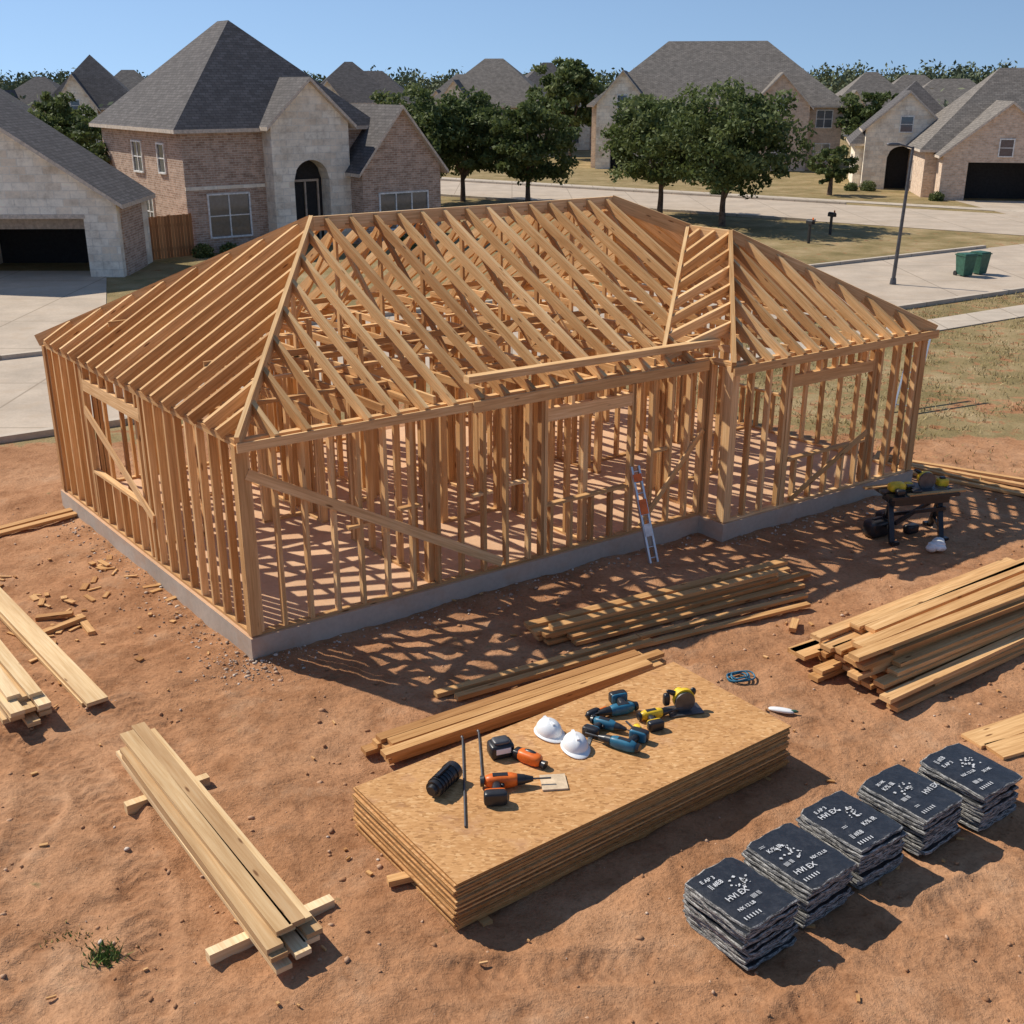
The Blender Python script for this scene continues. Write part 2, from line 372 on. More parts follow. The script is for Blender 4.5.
# ------------------------------------------------------------ framed house
HOUSE=empty("wood_framed_house_under_construction")
A=V((-3.4,13.4,.3));u=V((.822,.569,0));v=V((-.625,.781,0))
def P(a,b,z):return A+u*a+v*b+V((0,0,z))
mb=MB()
fp=[(-.1,-.1),(7.9,-.1),(7.9,-.635),(12.86,-.635),(12.86,7.4),(-.1,7.4)]
n=len(fp);top=[P(a,b,0) for a,b in fp];bot=[P(a,b,-.42) for a,b in fp]
mb.add(top+bot,[tuple(range(n))]+[(i,n+i,n+(i+1)%n,(i+1)%n) for i in range(n)],[1]+[0]*n)
mb.make("foundation_slab",[M_conc,M_floor],HOUSE)
def stud_wall(mb,a0,b0,a1,b1,H=2.7,sp=.4,op=(),extra=True):
    p0=P(a0,b0,0);p1=P(a1,b1,0);L=(p1-p0).length;d=(p1-p0).normalized()
    pt=lambda s,z:p0+d*s+V((0,0,z))
    segs=[];s=0
    for o in sorted(op):
        if o[2]<=.05: segs.append((s,o[0]));s=o[1]
    segs.append((s,L))
    for x,y in segs: mb.beam(pt(x,.02),pt(y,.02),.1,.04)
    mb.beam(pt(-.02,H-.025),pt(L+.02,H-.025),.1,.045);mb.beam(pt(-.05,H-.072),pt(L+.05,H-.072),.1,.044)
    def stud(s,z0=.04,z1=H-.095):
        s+=U(-.012,.012)
        mb.beam(pt(s,z0),pt(s+U(-.010,.010),z1),.055,.10,side=d)
    k=0
    while k*sp<L:
        s=min(k*sp+.03,L-.03)
        o=[o for o in op if o[0]<s<o[1]]
        if not o: stud(s)
        else:
            o=o[0]
            if o[2]>.1: stud(s,.04,o[2]-.045)
            if o[3]<H-.3: stud(s,o[3]+.2,H-.095)
        k+=1
    stud(L-.03);stud(L-.09);stud(.09)
    for o in op:
        for e in(-.03,-.085):stud(o[0]+e);stud(o[1]-e)
        mb.beam(pt(o[0]-.05,o[3]+.1),pt(o[1]+.05,o[3]+.1),.096,.2)
        if o[2]>.1:mb.beam(pt(o[0],o[2]-.022),pt(o[1],o[2]-.022),.1,.045)
mb=MB()
stud_wall(mb,0,0,8.0,0,op=[(4.75,6.35,.85,2.15)])
stud_wall(mb,8.0,-.535,8.0,0)
stud_wall(mb,8.0,-.535,12.76,-.535,op=[(1.4,3.4,.85,2.1)])
stud_wall(mb,0,7.3,0,0,sp=.36,op=[(1.75,4.1,.85,2.2)])
stud_wall(mb,12.76,-.535,12.76,7.3,op=[(3,4.5,.85,2.1)])
stud_wall(mb,0,7.3,12.76,7.3,op=[(2,3.6,.85,2.1),(6,7.8,0,2.1),(9.5,11,.85,2.1)])
for a,b in((0,0),(0,7.3),(8,-.535),(12.76,-.535),(12.76,7.3)):
    mb.beam(P(a,b,.02),P(a,b,2.64),.15,.15,side=u)
mb.beam(P(.05,-.07,2.25),P(3.9,-.07,.12),.03,.14,side=v)
mb.beam(P(-.07,5.5,1.9),P(-.07,3.0,.75),.03,.15,side=u)
mb.beam(P(6.6,-.07,.1),P(7.9,-.07,1.5),.03,.1,side=v)
mb.beam(P(9.5,-.6,.1),P(11.4,-.6,1.0),.03,.1,side=v)
for a,z in((1.6,1.2),(2.4,1.3),(3.6,1.25),(4.2,1.3),(7.0,1.3)):mb.beam(P(a-.17,0,z),P(a+.17,0,z),.09,.04,side=v)
mb.make("exterior_stud_walls",[M_frame],HOUSE)
mb=MB()
stud_wall(mb,2.8,.1,2.8,7.2,op=[(2.2,3.1,0,2.1)])
stud_wall(mb,5.6,.1,5.6,7.2,op=[(1.8,2.7,0,2.1),(5,5.9,0,2.1)])
stud_wall(mb,8.1,.1,8.1,7.2,op=[(1,2.5,0,2.2)])
stud_wall(mb,.1,3.8,8.0,3.8,op=[(1,1.9,0,2.1),(4,4.9,0,2.1)])
stud_wall(mb,8.2,3.2,12.7,3.2,op=[(1.5,2.4,0,2.1)])
stud_wall(mb,10.6,3.3,10.6,7.2,op=[(1,1.9,0,2.1)])
stud_wall(mb,4.2,3.9,4.2,7.2)
stud_wall(mb,.1,5.6,4.1,5.6,op=[(2,2.9,0,2.1)])
stud_wall(mb,4.3,2.1,5.5,2.1)
stud_wall(mb,8.2,1.4,10.2,1.4)
mb.make("interior_stud_walls",[M_frame],HOUSE)
# roof
mb=MB();W=.064;Dp=.15
def raf(p,q,w=W,d=Dp,side=None):
    w*=U(.92,1.08);mb.beam(p,q,w,d,side=side,drop=False)
lift=.07
def PR(a,b,z):return P(a,b,z+lift)
zr=4.70;e=.18;eL=.08
def zf(b):return 2.7+(zr-2.7)/3.9*b
def zl(a):return 2.7+(zr-2.7)/3.26*a
def zb(b):return 2.7+(zr-2.7)/3.4*(7.3-b)
A1=3.26;A2=9.35;B=3.9;AR=12.84
mb.beam(PR(A1-.05,B,zr-.02),PR(A2+.05,B,zr-.02),.05,.22)
VS=7.0;VK=2.88/(10.3-VS)
a=-.03
while a<A2:
    if a<A1: bh=-e+(a+eL)*(B+e)/(A1+eL)
    else: bh=B
    b0=-e
    if a>7.8: b0=max(0,VK*(a-VS))
    if bh-b0>.12:
        j=U(-.02,.02);raf(PR(a+j,b0,zf(b0)),PR(a+j*.3,bh,zf(bh)),side=u)
    a+=.44
a=-.1
while a<AR:
    if a<A1: bh=7.3+e-(a+eL)*(7.3+e-B)/(A1+eL)
    elif a>A2: bh=B+(a-A2)*(7.3+e-B)/(AR-A2)
    else: bh=B
    if 7.3+e-bh>.12: raf(PR(a,7.3+e,zb(7.3+e)),PR(a,bh,zb(bh)),side=u)
    a+=.44
b=-.15
while b<7.4:
    if b<B: ah=-eL+(b+e)*(A1+eL)/(B+e)
    else: ah=-eL+(7.3+e-b)*(A1+eL)/(7.3+e-B)
    if ah+eL>.15: raf(PR(-eL-U(0,.05),b,zl(-eL)),PR(ah,b,zl(ah)),side=v)
    b+=.42
mb.beam(PR(-eL,-e,zf(-e)+.02),PR(A1,B,zr+.02),.06,.2);mb.beam(PR(-eL,7.3+e,zf(-e)+.02),PR(A1,B,zr+.02),.06,.2)
mb.beam(PR(AR,7.3+e,2.6),PR(A2,B,zr),.06,.2)
AW=10.3;BW=1.85;zw=4.2;WF=-.535-e;WL=7.8
def zwf(b):return 2.7+(b+.535)*(zw-2.7)/2.385
mb.beam(PR(AW,BW-.03,zw),PR(AW,2.9,zw),.05,.2);mb.beam(PR(AW,2.85,zw),PR(A2,B,zr),.06,.24)
mb.beam(PR(AW,BW,zw+.02),PR(WL,WF,zwf(WF)+.02),.07,.2);mb.beam(PR(AW,BW,zw+.02),PR(AR,WF,zwf(WF)+.02),.07,.2)
mb.beam(PR(VS,0,2.72),PR(AW,2.88,zw),.06,.2)
a=WL+.1
while a<AR-.05:
    bh=WF+(a-WL)*(BW-WF)/(AW-WL) if a<AW else WF+(AR-a)*(BW-WF)/(AR-AW)
    if bh-WF>.15: raf(PR(a,WF,zwf(WF)),PR(a,bh,zwf(bh)),side=u)
    a+=.37
b=.05
while b<2.85:
    lo=VS+b/VK
    hi=AW if b>BW else AW-(BW-b)*(AW-WL)/(BW-WF)
    if hi-lo>.12: 
        zh=zwf(b) if b<BW else zw
        raf(PR(lo,b,zf(b)),PR(hi,b,zh),side=v)
    b+=.36
b=-.6
while b<7.4:
    if b<BW: hi=AR-(b-WF)*(AR-AW)/(BW-WF);z=zwf(b)
    elif b<2.88: hi=AW;z=zw
    elif b<B: f=(b-2.88)/(B-2.88);hi=AW+(A2-AW)*f;z=zw+(zr-zw)*f
    else: f=(b-B)/(7.3+e-B);hi=A2+(AR-A2)*f;z=zr+(2.6-zr)*f
    if AR-hi>.15: raf(PR(AR+U(0,.05),b,2.6),PR(hi,b,z),side=v)
    b+=.40
mb.beam(P(-.11,-e-.03,zf(-e)+.04),P(3.6,-e-.03,zf(-e)+.04),.03,.12)
mb.beam(P(3.35,-.02,2.98),P(8.15,-.02,2.93),.14,.10)
mb.beam(P(3.3,-e-.07,zf(-e)+.03),P(7.75,-e-.07,zf(-e)+.03),.035,.16)
mb.beam(P(7.78,WF-.03,zwf(WF)+.03),P(12.9,WF-.03,zwf(WF)+.03),.035,.14)
mb.make("roof_rafters",[M_frame],HOUSE)
mb=MB()
a=.4
while a<12.6:
    bl=0 if a<8 else -.5
    mb.beam(P(a+.05,bl,2.76),P(a+.05,7.3,2.76),.045,.11,side=u)
    if A1<a<A2:
        x=a+.05
        mb.beam(P(x,2.0,2.8),P(x,B-.05,zr-.1),.045,.09,side=u);mb.beam(P(x,5.6,2.8),P(x,B+.05,zr-.1),.045,.09,side=u)
        mb.beam(P(x,2.0,2.8),P(x,1.3,zf(1.3)),.045,.09,side=u)
        mb.beam(P(x,B,2.8),P(x,B,zr-.1),.045,.09,side=u)
    elif a<A1: 
        mb.beam(P(a+.05,B,2.8),P(a+.05,B,zl(a)),.045,.09,side=u)
        if a>1.2: mb.beam(P(a+.05,1.9,2.8),P(a+.05,1.9,min(zl(a),zf(1.9))),.045,.09,side=u);mb.beam(P(a+.05,5.6,2.8),P(a+.05,5.6,min(zl(a),zb(5.6))),.045,.09,side=u)
    a+=.8
mb.beam(P(.5,2.0,3.2),P(8,2.0,3.2),.045,.09);mb.beam(P(.5,5.6,3.2),P(12,5.6,3.2),.045,.09)
for b in(1.2,2.4,5.,6.2):mb.beam(P(.05,b,2.78),P(8.1,b,2.78),.09,.045)
mb.make("ceiling_joists_and_webs",[M_frame],HOUSE)

# ------------------------------------------------------------ lumber
def pile(name,cx,cy,ang,L,rows,layers,bw,bt,z0,mat,jit=.03,taper=0,lj=.15,aj=.01,parent=None,cribs=(),gap=.012):
    mb=MB(fr(cx,cy,ang))
    for k in range(layers):
        r=rows-int(taper*k)
        for i in range(max(1,r)):
            y=(i-(r-1)/2)*(bw+gap)+U(-jit,jit)*.6
            l=L*(1-U(0,lj*.4));x=U(-lj,lj);an=U(-aj,aj)
            zz=z0+k*(bt+.003)+bt/2
            d=V((math.cos(an),math.sin(an),0))
            mb.boxv((x,y,zz),d*l/2,V((-d.y,d.x,0))*bw/2*U(.92,1),V((0,0,bt/2)))
    for cxx,l in cribs:
        mb.boxv((cxx,0,z0/2-.02),(.05,0,0),(0,l/2,0),(0,0,z0/2+.02-.002))
    return mb.make(name,[mat])
D=math.radians
pile("lumber_pile",-3.0,9.28,D(-53.6),4.0,3,5,.155,.05,.12,M_pine,.03,.25,.16,.008,cribs=((-1.1,.9),(1.45,1.2)))
pile("lumber_pile",.15,11.98,D(33),4.0,3,3,.14,.055,.03,M_board,.03,.4,.18,.012)
pile("lumber_boards",.45,12.95,D(31),3.2,2,1,.11,.06,.03,M_board,.04,0,.2,.02,gap=.06)
pile("lumber_pile",2.3,14.85,D(29),4.4,5,4,.14,.055,.03,M_board,.05,1,.28,.025,gap=.04)
pile("lumber_boards",2.9,14.3,D(27),3.0,2,1,.1,.045,.03,M_board,.05,0,.25,.03,gap=.1)
pile("lumber_pile",6.1,13.95,D(33.5),4.6,9,9,.17,.06,.03,M_board,.10,.7,.42,.04,gap=.03)
pile("lumber_pile",-6.75,12.95,D(-51),3.4,3,5,.16,.055,.06,M_pine,.03,.3,.2,.02)
pile("lumber_boards",-6.45,13.7,D(-51),4.4,1,2,.28,.05,.03,M_pine,.03,0,.1,.02)
pile("lumber_boards",-8.5,17.9,D(43),2.2,2,1,.15,.05,.03,M_board,.03,0,.1,.05,gap=.08)
pile("lumber_boards",8.9,20.4,D(-38),3.6,4,1,.12,.05,.03,M_board,.06,0,.4,.10,gap=.15)
pile("lumber_boards",7.6,21.9,D(60),2.4,2,1,.1,.05,.08,M_board,.06,0,.4,.2,gap=.15)
pile("lumber_boards",5.9,11.35,D(25),1.2,2,1,.3,.04,.03,M_board,.01,0,.05,.05)
mb=MB()
for i in range(170):
    if i<75: x,y=-6.4+rng.normal()*1.1,15.4+rng.normal()*1.4
    else: x,y=U(-6,7),U(7,15.5)
    an=U(0,3.14);l=U(.04,.26) if i<75 else U(.015,.09);d=V((math.cos(an),math.sin(an),U(-.12,.12)))
    mb.boxv((x,y,gz(x,y)+.016),d*l/2,V((-d.y,d.x,0))*(U(.015,.05) if i<75 else U(.006,.02)),V((0,0,.010)))
for x,y,a,l in((3.95,14.25,1.2,.3),(-1.0,8.75,.3,.35),(-.9,9.0,1,.2),(-6.3,14.2,.8,.7),(-6.0,14.3,2.2,.6),(-6.5,14.5,.2,.5)):
    d=V((math.cos(a),math.sin(a),.05));mb.boxv((x,y,gz(x,y)+.05),d*l/2,V((-d.y,d.x,0))*.05,V((0,0,.03)))
mb.make("wood_scraps",[M_board])

# OSB stack
osbE=empty("osb_sheet_stack")
OM=fr(.73,10.17,D(36.5))
mb=MB(OM)
z=.012
while z<.515:
    j=.026;x=U(-j,j);y=U(-j,j);th=.0185;lx,ly=2.2+U(-.012,.012),.92+U(-.01,.01);r_=U(-.006,.006)
    cs,sn=math.cos(r_),math.sin(r_)
    pts=[(x+cs*a-sn*b,y+sn*a+cs*b) for a,b in((-lx,-ly),(lx,-ly),(lx,ly),(-lx,ly))]
    mb.add([(a,b,z) for a,b in pts]+[(a,b,z+th) for a,b in pts],
           [(0,3,2,1),(4,5,6,7),(0,1,5,4),(2,3,7,6),(1,2,6,5),(3,0,4,7)],[0,0,1,1,1,1])
    z+=th+.002
OZ=z-.002
mb.make("osb_sheets",[M_osb,M_osbe],osbE)
mb=MB(OM)
for x in(-1.9,-.6,.7,1.9):mb.boxv((x,0,-.01),(.05,0,0),(0,.98,0),(0,0,.02))
mb.make("bearers",[M_board],osbE)

# shingle stacks
for k,(x,y) in enumerate(((2.03,8.15),(2.65,8.65),(3.30,9.17),(4.03,9.65),(4.77,10.05))):
    E=empty("shingle_bundle_stack")
    an=D(36+U(-5,5));MM=fr(x,y,an)
    mb=MB(MM);z=.01;nl=11
    for i in range(nl):
        th=.041;ox,oy=U(-.022,.022),U(-.022,.022);hx,hy=.335+U(-.01,.01),.395+U(-.012,.012)
        rot=U(-.045,.045);c,s_=math.cos(rot),math.sin(rot)
        ring=[]
        for zz,sc in((0,.97),(.01,1.0),(th-.01,1.0),(th-.002,.97)):
            for q in range(28):
                tt=q/28*4;sd=int(tt);f=tt-sd
                pts=[(-1,-1),(1,-1),(1,1),(-1,1),(-1,-1)]
                px=pts[sd][0]*(1-f)+pts[sd+1][0]*f;py=pts[sd][1]*(1-f)+pts[sd+1][1]*f
                w1=.985+.02*math.sin(q*2.3+i*1.7+k)+U(-.008,.008)
                if f<.01: w1-=.03
                X=px*hx*sc*w1;Y=py*hy*sc*w1
                sag=-.016*(abs(px)**4)*(i/nl)+U(-.002,.002)
                ring.append((ox+c*X-s_*Y,oy+s_*X+c*Y,z+zz+sag))
        fs=[]
        for L_ in range(3):
            for q in range(28):fs.append((L_*28+q,L_*28+(q+1)%28,(L_+1)*28+(q+1)%28,(L_+1)*28+q))
        mb.add(ring,fs,0,None)
        if i==nl-1:
            tr=[];base=ring[84:112]
            cxm=sum(p[0] for p in base)/28;cym=sum(p[1] for p in base)/28
            for g_ in(1.0,.8,.55,.3):
                for p in base: tr.append((cxm+(p[0]-cxm)*g_,cym+(p[1]-cym)*g_,p[2] if g_==1 else z+th-.003+U(-.006,.0)))
            fs=[]
            for L_ in range(3):
                for q in range(28):fs.append((L_*28+q,L_*28+(q+1)%28,(L_+1)*28+(q+1)%28,(L_+1)*28+q))
            fs.append(tuple(range(84,112)));mb.add(tr,fs,1,None,None,True)
        else: mb.add(ring,[tuple(range(84,112))],1)
        z+=th+.001
    mb.make("shingle_bundles",[M_sedge,M_wrap],E)
    mb=MB(fr(x,y,an,z+.0025))
    for q in range(22):
        cx_,cy_=random.gauss(.0,.055)+(-.05 if k%2 else .06),random.gauss(.06,.05);s_=U(.006,.022);a0=U(0,6.28)
        mb.add([(cx_+s_*U(.5,1.3)*math.cos(a0+t*1.57),cy_+s_*U(.5,1.3)*math.sin(a0+t*1.57),0) for t in range(4)],[(0,1,2,3)],0)
    for q in range(6):
        xx=-.27+q*.035;mb.add([(xx,-.31,0),(xx+.012,-.31,0),(xx+.012,-.27,0),(xx,-.27,0)],[(0,1,2,3)],0)
    mb.make("printed_mark",[M_print],E)
    slots=[(-.26,.24),(-.26,.15),(-.24,-.06),(.0,-.14),(-.26,-.20)]
    words=[("HVI EX",.085),("|| #E8",.07),("30 HK",.05),("||||| |||",.05),("E AP 3",.06),("K/% IR",.07),("::::::",.05),("NX 12 LB",.05)]
    random.shuffle(words)
    for (px,py),(t_,sz) in zip(slots,words):
        cu=bpy.data.curves.new("printed_label",'FONT');cu.body=t_;cu.size=sz;cu.offset=.001;cu.materials.append(M_print)
        o=bpy.data.objects.new("printed_label",cu);scene.collection.objects.link(o)
        o.matrix_world=fr(x,y,an,z+.0035)@Matrix.Translation((px+U(-.02,.03),py,0))@Matrix.Rotation(U(-.08,.08),4,'Z');o.parent=E

# ------------------------------------------------------------ tools
def drill(name,x,y,z,ang,mc,s=1.5,gun=False):
    mb=MB(fr(x,y,ang,z)@Matrix.Scale(s,4))
    mb.ball((0,0,.04),.10,.036,.038,e=.7,mi=0)
    mb.cyl((.08,0,.04),(.12,0,.04),.032,.027,mi=1);mb.cyl((.12,0,.04),(.165,0,.04),.025,.014,mi=1);mb.cyl((.165,0,.04),(.26,0,.04),.005,mi=2,n=8)
    mb.cyl((-.095,0,.04),(-.115,0,.04),.033,.028,mi=1)
    mb.ball((-.035,-.075,.036),.026,.07,.026,rot=-.15,e=.8,mi=1)
    mb.ball((-.045,-.15,.04),.062,.03,.038,e=.35,mi=1);mb.ball((-.045,-.128,.04),.058,.014,.036,e=.35,mi=0)
    mb.ball((.0,-.035,.036),.012,.02,.012,mi=1)
    mb.box(-.05,.03,-.015,.015,.0765,.0785,1)
    return mb.make(name,[mc,M_black,M_steel])
oz=OZ
drill("power_drill",-.1,9.62,oz,D(5),M_orange,1.9)
drill("power_drill",1.17,10.30,oz,D(150),M_teal,1.7)
drill("impact_driver",1.22,11.02,oz,D(200),M_teal,1.7)
drill("power_drill",1.02,10.72,oz,D(-30),M_teal,1.5)
drill("impact_driver",1.55,10.92,oz,D(20),M_yellow,1.5)
mb=MB(fr(-.68,9.6,D(62),oz))
mb.cyl((-.2,0,.1),(.12,0,.1),.085,.095,n=20,mi=0);mb.cyl((.12,0,.1),(.2,0,.1),.105,.1,n=20,mi=0);mb.cyl((.2,0,.1),(.215,0,.1),.085,.085,n=20,mi=1)
mb.cyl((-.2,0,.1),(-.24,0,.1),.06,.05,n=16,mi=0);mb.beam((-.12,.0,.21),(.1,.0,.21),.03,.025);mb.beam((-.12,0,.18),(-.12,0,.22),.03,.02);mb.beam((.1,0,.18),(.1,0,.22),.03,.02)
for i in range(5):mb.cyl((-.15+i*.05,0,.1),(-.135+i*.05,0,.1),.098,.098,n=20,mi=0)
mb.make("cordless_work_light",[M_black,M_steel])
for i,(a_,b_) in enumerate((((-.53,10.5),(-.44,8.95)),((-.36,10.62),(-.30,9.75)))):
    mb=MB();mb.cyl((*a_,oz+.012),(*b_,oz+.012),.012,n=8)
    mb.cyl((*a_,oz+.012),(a_[0]-.01,a_[1]+.03,oz+.012),.016,n=8);mb.make("steel_rod",[M_steel])
mb=MB(fr(-.12,10.2,D(20),oz));mb.ball((0,0,.08),.13,.10,.08,e=.3);mb.ball((0,0,.165),.09,.07,.03,e=.4,mi=1);mb.beam((-.08,-.1,.1),(.08,-.1,.1),.01,.06,mi=2)
mb.make("battery_charger",[M_black,M_steel,M_hat])
mb=MB(fr(.18,10.05,D(-35),oz));mb.ball((0,0,.065),.15,.07,.065,e=.6);mb.ball((-.13,0,.06),.06,.06,.055,e=.4,mi=1);mb.cyl((.12,0,.05),(.2,0,.04),.03,.05,mi=1);mb.ball((0,.02,.12),.08,.03,.02,mi=1)
mb.make("orbital_sander",[M_orange,M_black])
mb=MB(fr(.42,9.68,D(6),oz));mb.box(-.13,.13,-.13,.13,.003,.02);mb.make("cardboard_square",[M_card])
def hat(x,y,ang):
    mb=MB(fr(x,y,ang,oz))
    n=28;m=9;vs=[];fs=[]
    for j in range(m+1):
        ph=math.pi/2*j/m
        for i in range(n):
            th=2*math.pi*i/n
            r=math.cos(ph)**.85
            ridge=.012*max(0,1-abs(math.sin(th))*5)*math.sin(ph*2)+ (.012 if j==m else 0)
            vs.append((.168*r*math.cos(th),.135*r*math.sin(th),.03+.135*math.sin(ph)+ridge))
    for j in range(m):
        for i in range(n):fs.append((j*n+i,j*n+(i+1)%n,(j+1)*n+(i+1)%n,(j+1)*n+i))
    mb.add(vs,fs,0,None,.5,True)
    ring=[]
    for r,zz in((1.0,.03),(1.12,.022),(1.15,.014),(1.0,.010)):
        for i in range(n):
            th=2*math.pi*i/n;f=max(0,math.cos(th))**2*.28 if r>1 else 0
            ring.append((.168*(r+f)*math.cos(th),.135*(r+f*.4)*math.sin(th),zz-f*.02))
    fs=[]
    for j in range(3):
        for i in range(n):fs.append((j*n+i,(j+1)*n+i,(j+1)*n+(i+1)%n,j*n+(i+1)%n))
    mb.add(ring,fs,0,None,.5,True)
    mb.beam((-.10,0,.150),(.10,0,.150),.03,.03,t=.5)
    mb.make("hard_hat",[M_hat])
hat(.40,10.62,D(-60));hat(.67,10.33,D(-75))
mb=MB(fr(1.93,11.08,D(15),oz)@Matrix.Scale(1.25,4))
mb.boxv((0,0,.012),(.16,0,0),(0,.09,0),(0,0,.005),mi=2)
mb.cyl((0,-.02,.10),(0,.0,.10),.095,n=24,mi=2);mb.cyl((0,.005,.115),(0,.045,.115),.10,n=24,mi=0);mb.cyl((0,.045,.12),(0,.15,.12),.05,.045,n=16,mi=0);mb.cyl((0,.15,.12),(0,.17,.12),.046,.035,n=16,mi=1)
mb.ball((-.09,.05,.17),.08,.022,.025,tilt=.5,mi=1);mb.ball((-.15,.06,.11),.03,.03,.06,e=.5,mi=1);mb.ball((.10,.05,.16),.03,.025,.04,mi=1)
mb.make("circular_saw",[M_yellow,M_black,M_steel])
mb=MB(fr(.9,10.95,D(40),oz));mb.ball((0,0,.05),.1,.04,.05,e=.6);mb.cyl((.1,0,.05),(.2,0,.05),.02,.015,mi=1);mb.ball((-.05,-.08,.04),.03,.06,.035,e=.5);mb.make("heat_gun",[M_black,M_orange])
mb=MB(fr(.85,10.55,D(75),oz));mb.boxv((0,0,.006),(.17,0,0),(0,.022,0),(0,0,.005));mb.boxv((-.15,.1,.006),(.022,0,0),(0,.12,0),(0,0,.0045));mb.make("framing_square",[M_metal])
mb=MB(fr(1.36,10.62,D(110),oz));mb.ball((0,0,.05),.05,.035,.05,e=.45);mb.beam((.05,0,.015),(.25,.02,.015),.025,.003,mi=1);mb.make("tape_measure",[M_yellow,M_steel])
mb=MB(fr(2.86,12.7,.4,.03))
for r,zz,ox in((.13,.02,0),(.15,.035,.02),(.11,.05,.04),(.16,.02,.09)):
    pr=None
    for i in range(25):
        th=i/24*6.283;q=(ox+r*math.cos(th),r*.8*math.sin(th),zz+.01*math.sin(3*th))
        if pr:mb.cyl(pr,q,.011,n=6)
        pr=q
mb.make("cable_coil",[M_teal])
mb=MB(fr(3.25,11.9,-.3,.03));mb.ball((0,0,.02),.16,.05,.025,e=.8);mb.ball((.15,0,.03),.05,.02,.02,mi=1);mb.make("caulk_pouch",[M_hat,M_green])

# sawhorse bench with tools
WB=empty("folding_workbench");BM=fr(6.75,17.75,D(12))
mb=MB(BM)
mb.box(-.62,.62,-.05,.28,.74,.79);mb.box(-.62,.62,-.30,-.09,.74,.79)
for sx in(-.45,.45):
    mb.beam((sx-.1,-.33,.0),(sx,.05,.74),.08,.08);mb.beam((sx+.1,.33,.0),(sx,-.05,.74),.08,.08)
    mb.beam((sx-.08,-.26,.18),(sx+.08,.26,.18),.05,.04);mb.beam((sx-.14,-.36,.02),(sx+.0,-.36,.02),.09,.05);mb.beam((sx,.36,.02),(sx+.14,.36,.02),.09,.05)
mb.beam((-.45,-.2,.3),(.45,.2,.5),.05,.06);mb.beam((-.45,.2,.3),(.45,-.2,.5),.05,.06);mb.box(-.5,.5,-.2,.2,.60,.735)
mb.make("bench_frame",[M_black],WB)
mb=MB(BM)
mb.ball((-.38,.0,.87),.15,.10,.08,e=.6);mb.cyl((-.2,0,.87),(-.06,0,.87),.035,.02,mi=1);mb.ball((-.42,-.12,.84),.05,.12,.04,mi=1);mb.ball((-.42,-.2,.84),.08,.04,.05,e=.4,mi=2)
mb.cyl((.15,-.04,.94),(.15,.0,.94),.15,n=24,mi=1);mb.ball((.17,.08,.97),.13,.09,.10,e=.6);mb.box(-.08,.48,-.18,.24,.792,.82,1);mb.ball((.05,.1,1.07),.10,.03,.03,mi=2,tilt=.5);mb.cyl((.28,.05,.93),(.28,.25,.93),.06,n=16,mi=2)
mb.ball((.5,.08,.86),.10,.08,.07,e=.45);mb.ball((.5,.08,.94),.05,.04,.02,e=.5,mi=2)
mb.beam((-.85,.2,.81),(.0,.26,.81),.10,.03,mi=3);mb.beam((-.3,-.25,.80),(.75,-.20,.80),.09,.03,mi=3)
mb.ball((-.12,-.18,.83),.09,.05,.04,e=.5,mi=2);mb.ball((-.1,.12,.84),.07,.06,.05,e=.5)
mb.make("tools_on_bench",[M_yellow,M_steel,M_black,M_board],WB)
mb=MB(fr(6.9,17.05,.5))
for i in range(7):mb.ball((U(-.15,.18),U(-.1,.1),U(.05,.12)),U(.07,.14),U(.06,.12),U(.05,.09),rot=U(0,3),e=U(.6,1),n=9,m=6)
mb.make("plastic_bag",[M_white])
mb=MB(fr(6.15,17.75,.5));mb.ball((0,0,.12),.22,.14,.15,e=.4);mb.ball((.5,.3,.1),.14,.12,.13,e=.4);mb.beam((-.1,0,.28),(.1,0,.28),.03,.03);mb.ball((.55,-.25,.08),.13,.08,.08,e=.4);mb.make("tool_bag",[M_black])

# narrow ladder leaning on the front wall
mb=MB();b0=V((2.25,16.5,.0));t0=V((1.94,17.0,1.45));sd=V((.85,.5,0)).normalized()*.07
for s_ in(-1,1):mb.beam(b0+sd*s_,t0+sd*s_,.035,.05,side=sd)
for i in range(9):
    p=b0.lerp(t0,(i+.5)/9);mb.cyl(p-sd,p+sd,.012,n=8)
ld=(t0-b0).normalized();ln=sd.cross(ld).normalized()
if ln.y>0:ln=-ln
mb.boxv(t0.lerp(b0,.12)+ln*.03,sd*1.1,ld*.06,ln*.006,mi=1);mb.boxv(t0.lerp(b0,.42)+ln*.03,sd*1.0,ld*.12,ln*.006,mi=1);mb.boxv(t0.lerp(b0,.66)+ln*.03,sd*1.0,ld*.10,ln*.006,mi=2)
mb.make("ladder",[M_metal,M_orange,M_white])
mb=MB();b0=V((9.0,25.2,0));t0=V((9.9,27.,1.5));sd=V((.8,-.4,0)).normalized()*.2
for s_ in(-1,1):mb.beam(b0+sd*s_,t0+sd*s_,.04,.06,side=sd)
for i in range(5):
    p=b0.lerp(t0,(i+.5)/5);mb.cyl(p-sd,p+sd,.015,n=8)
mb.make("ladder",[M_metal])

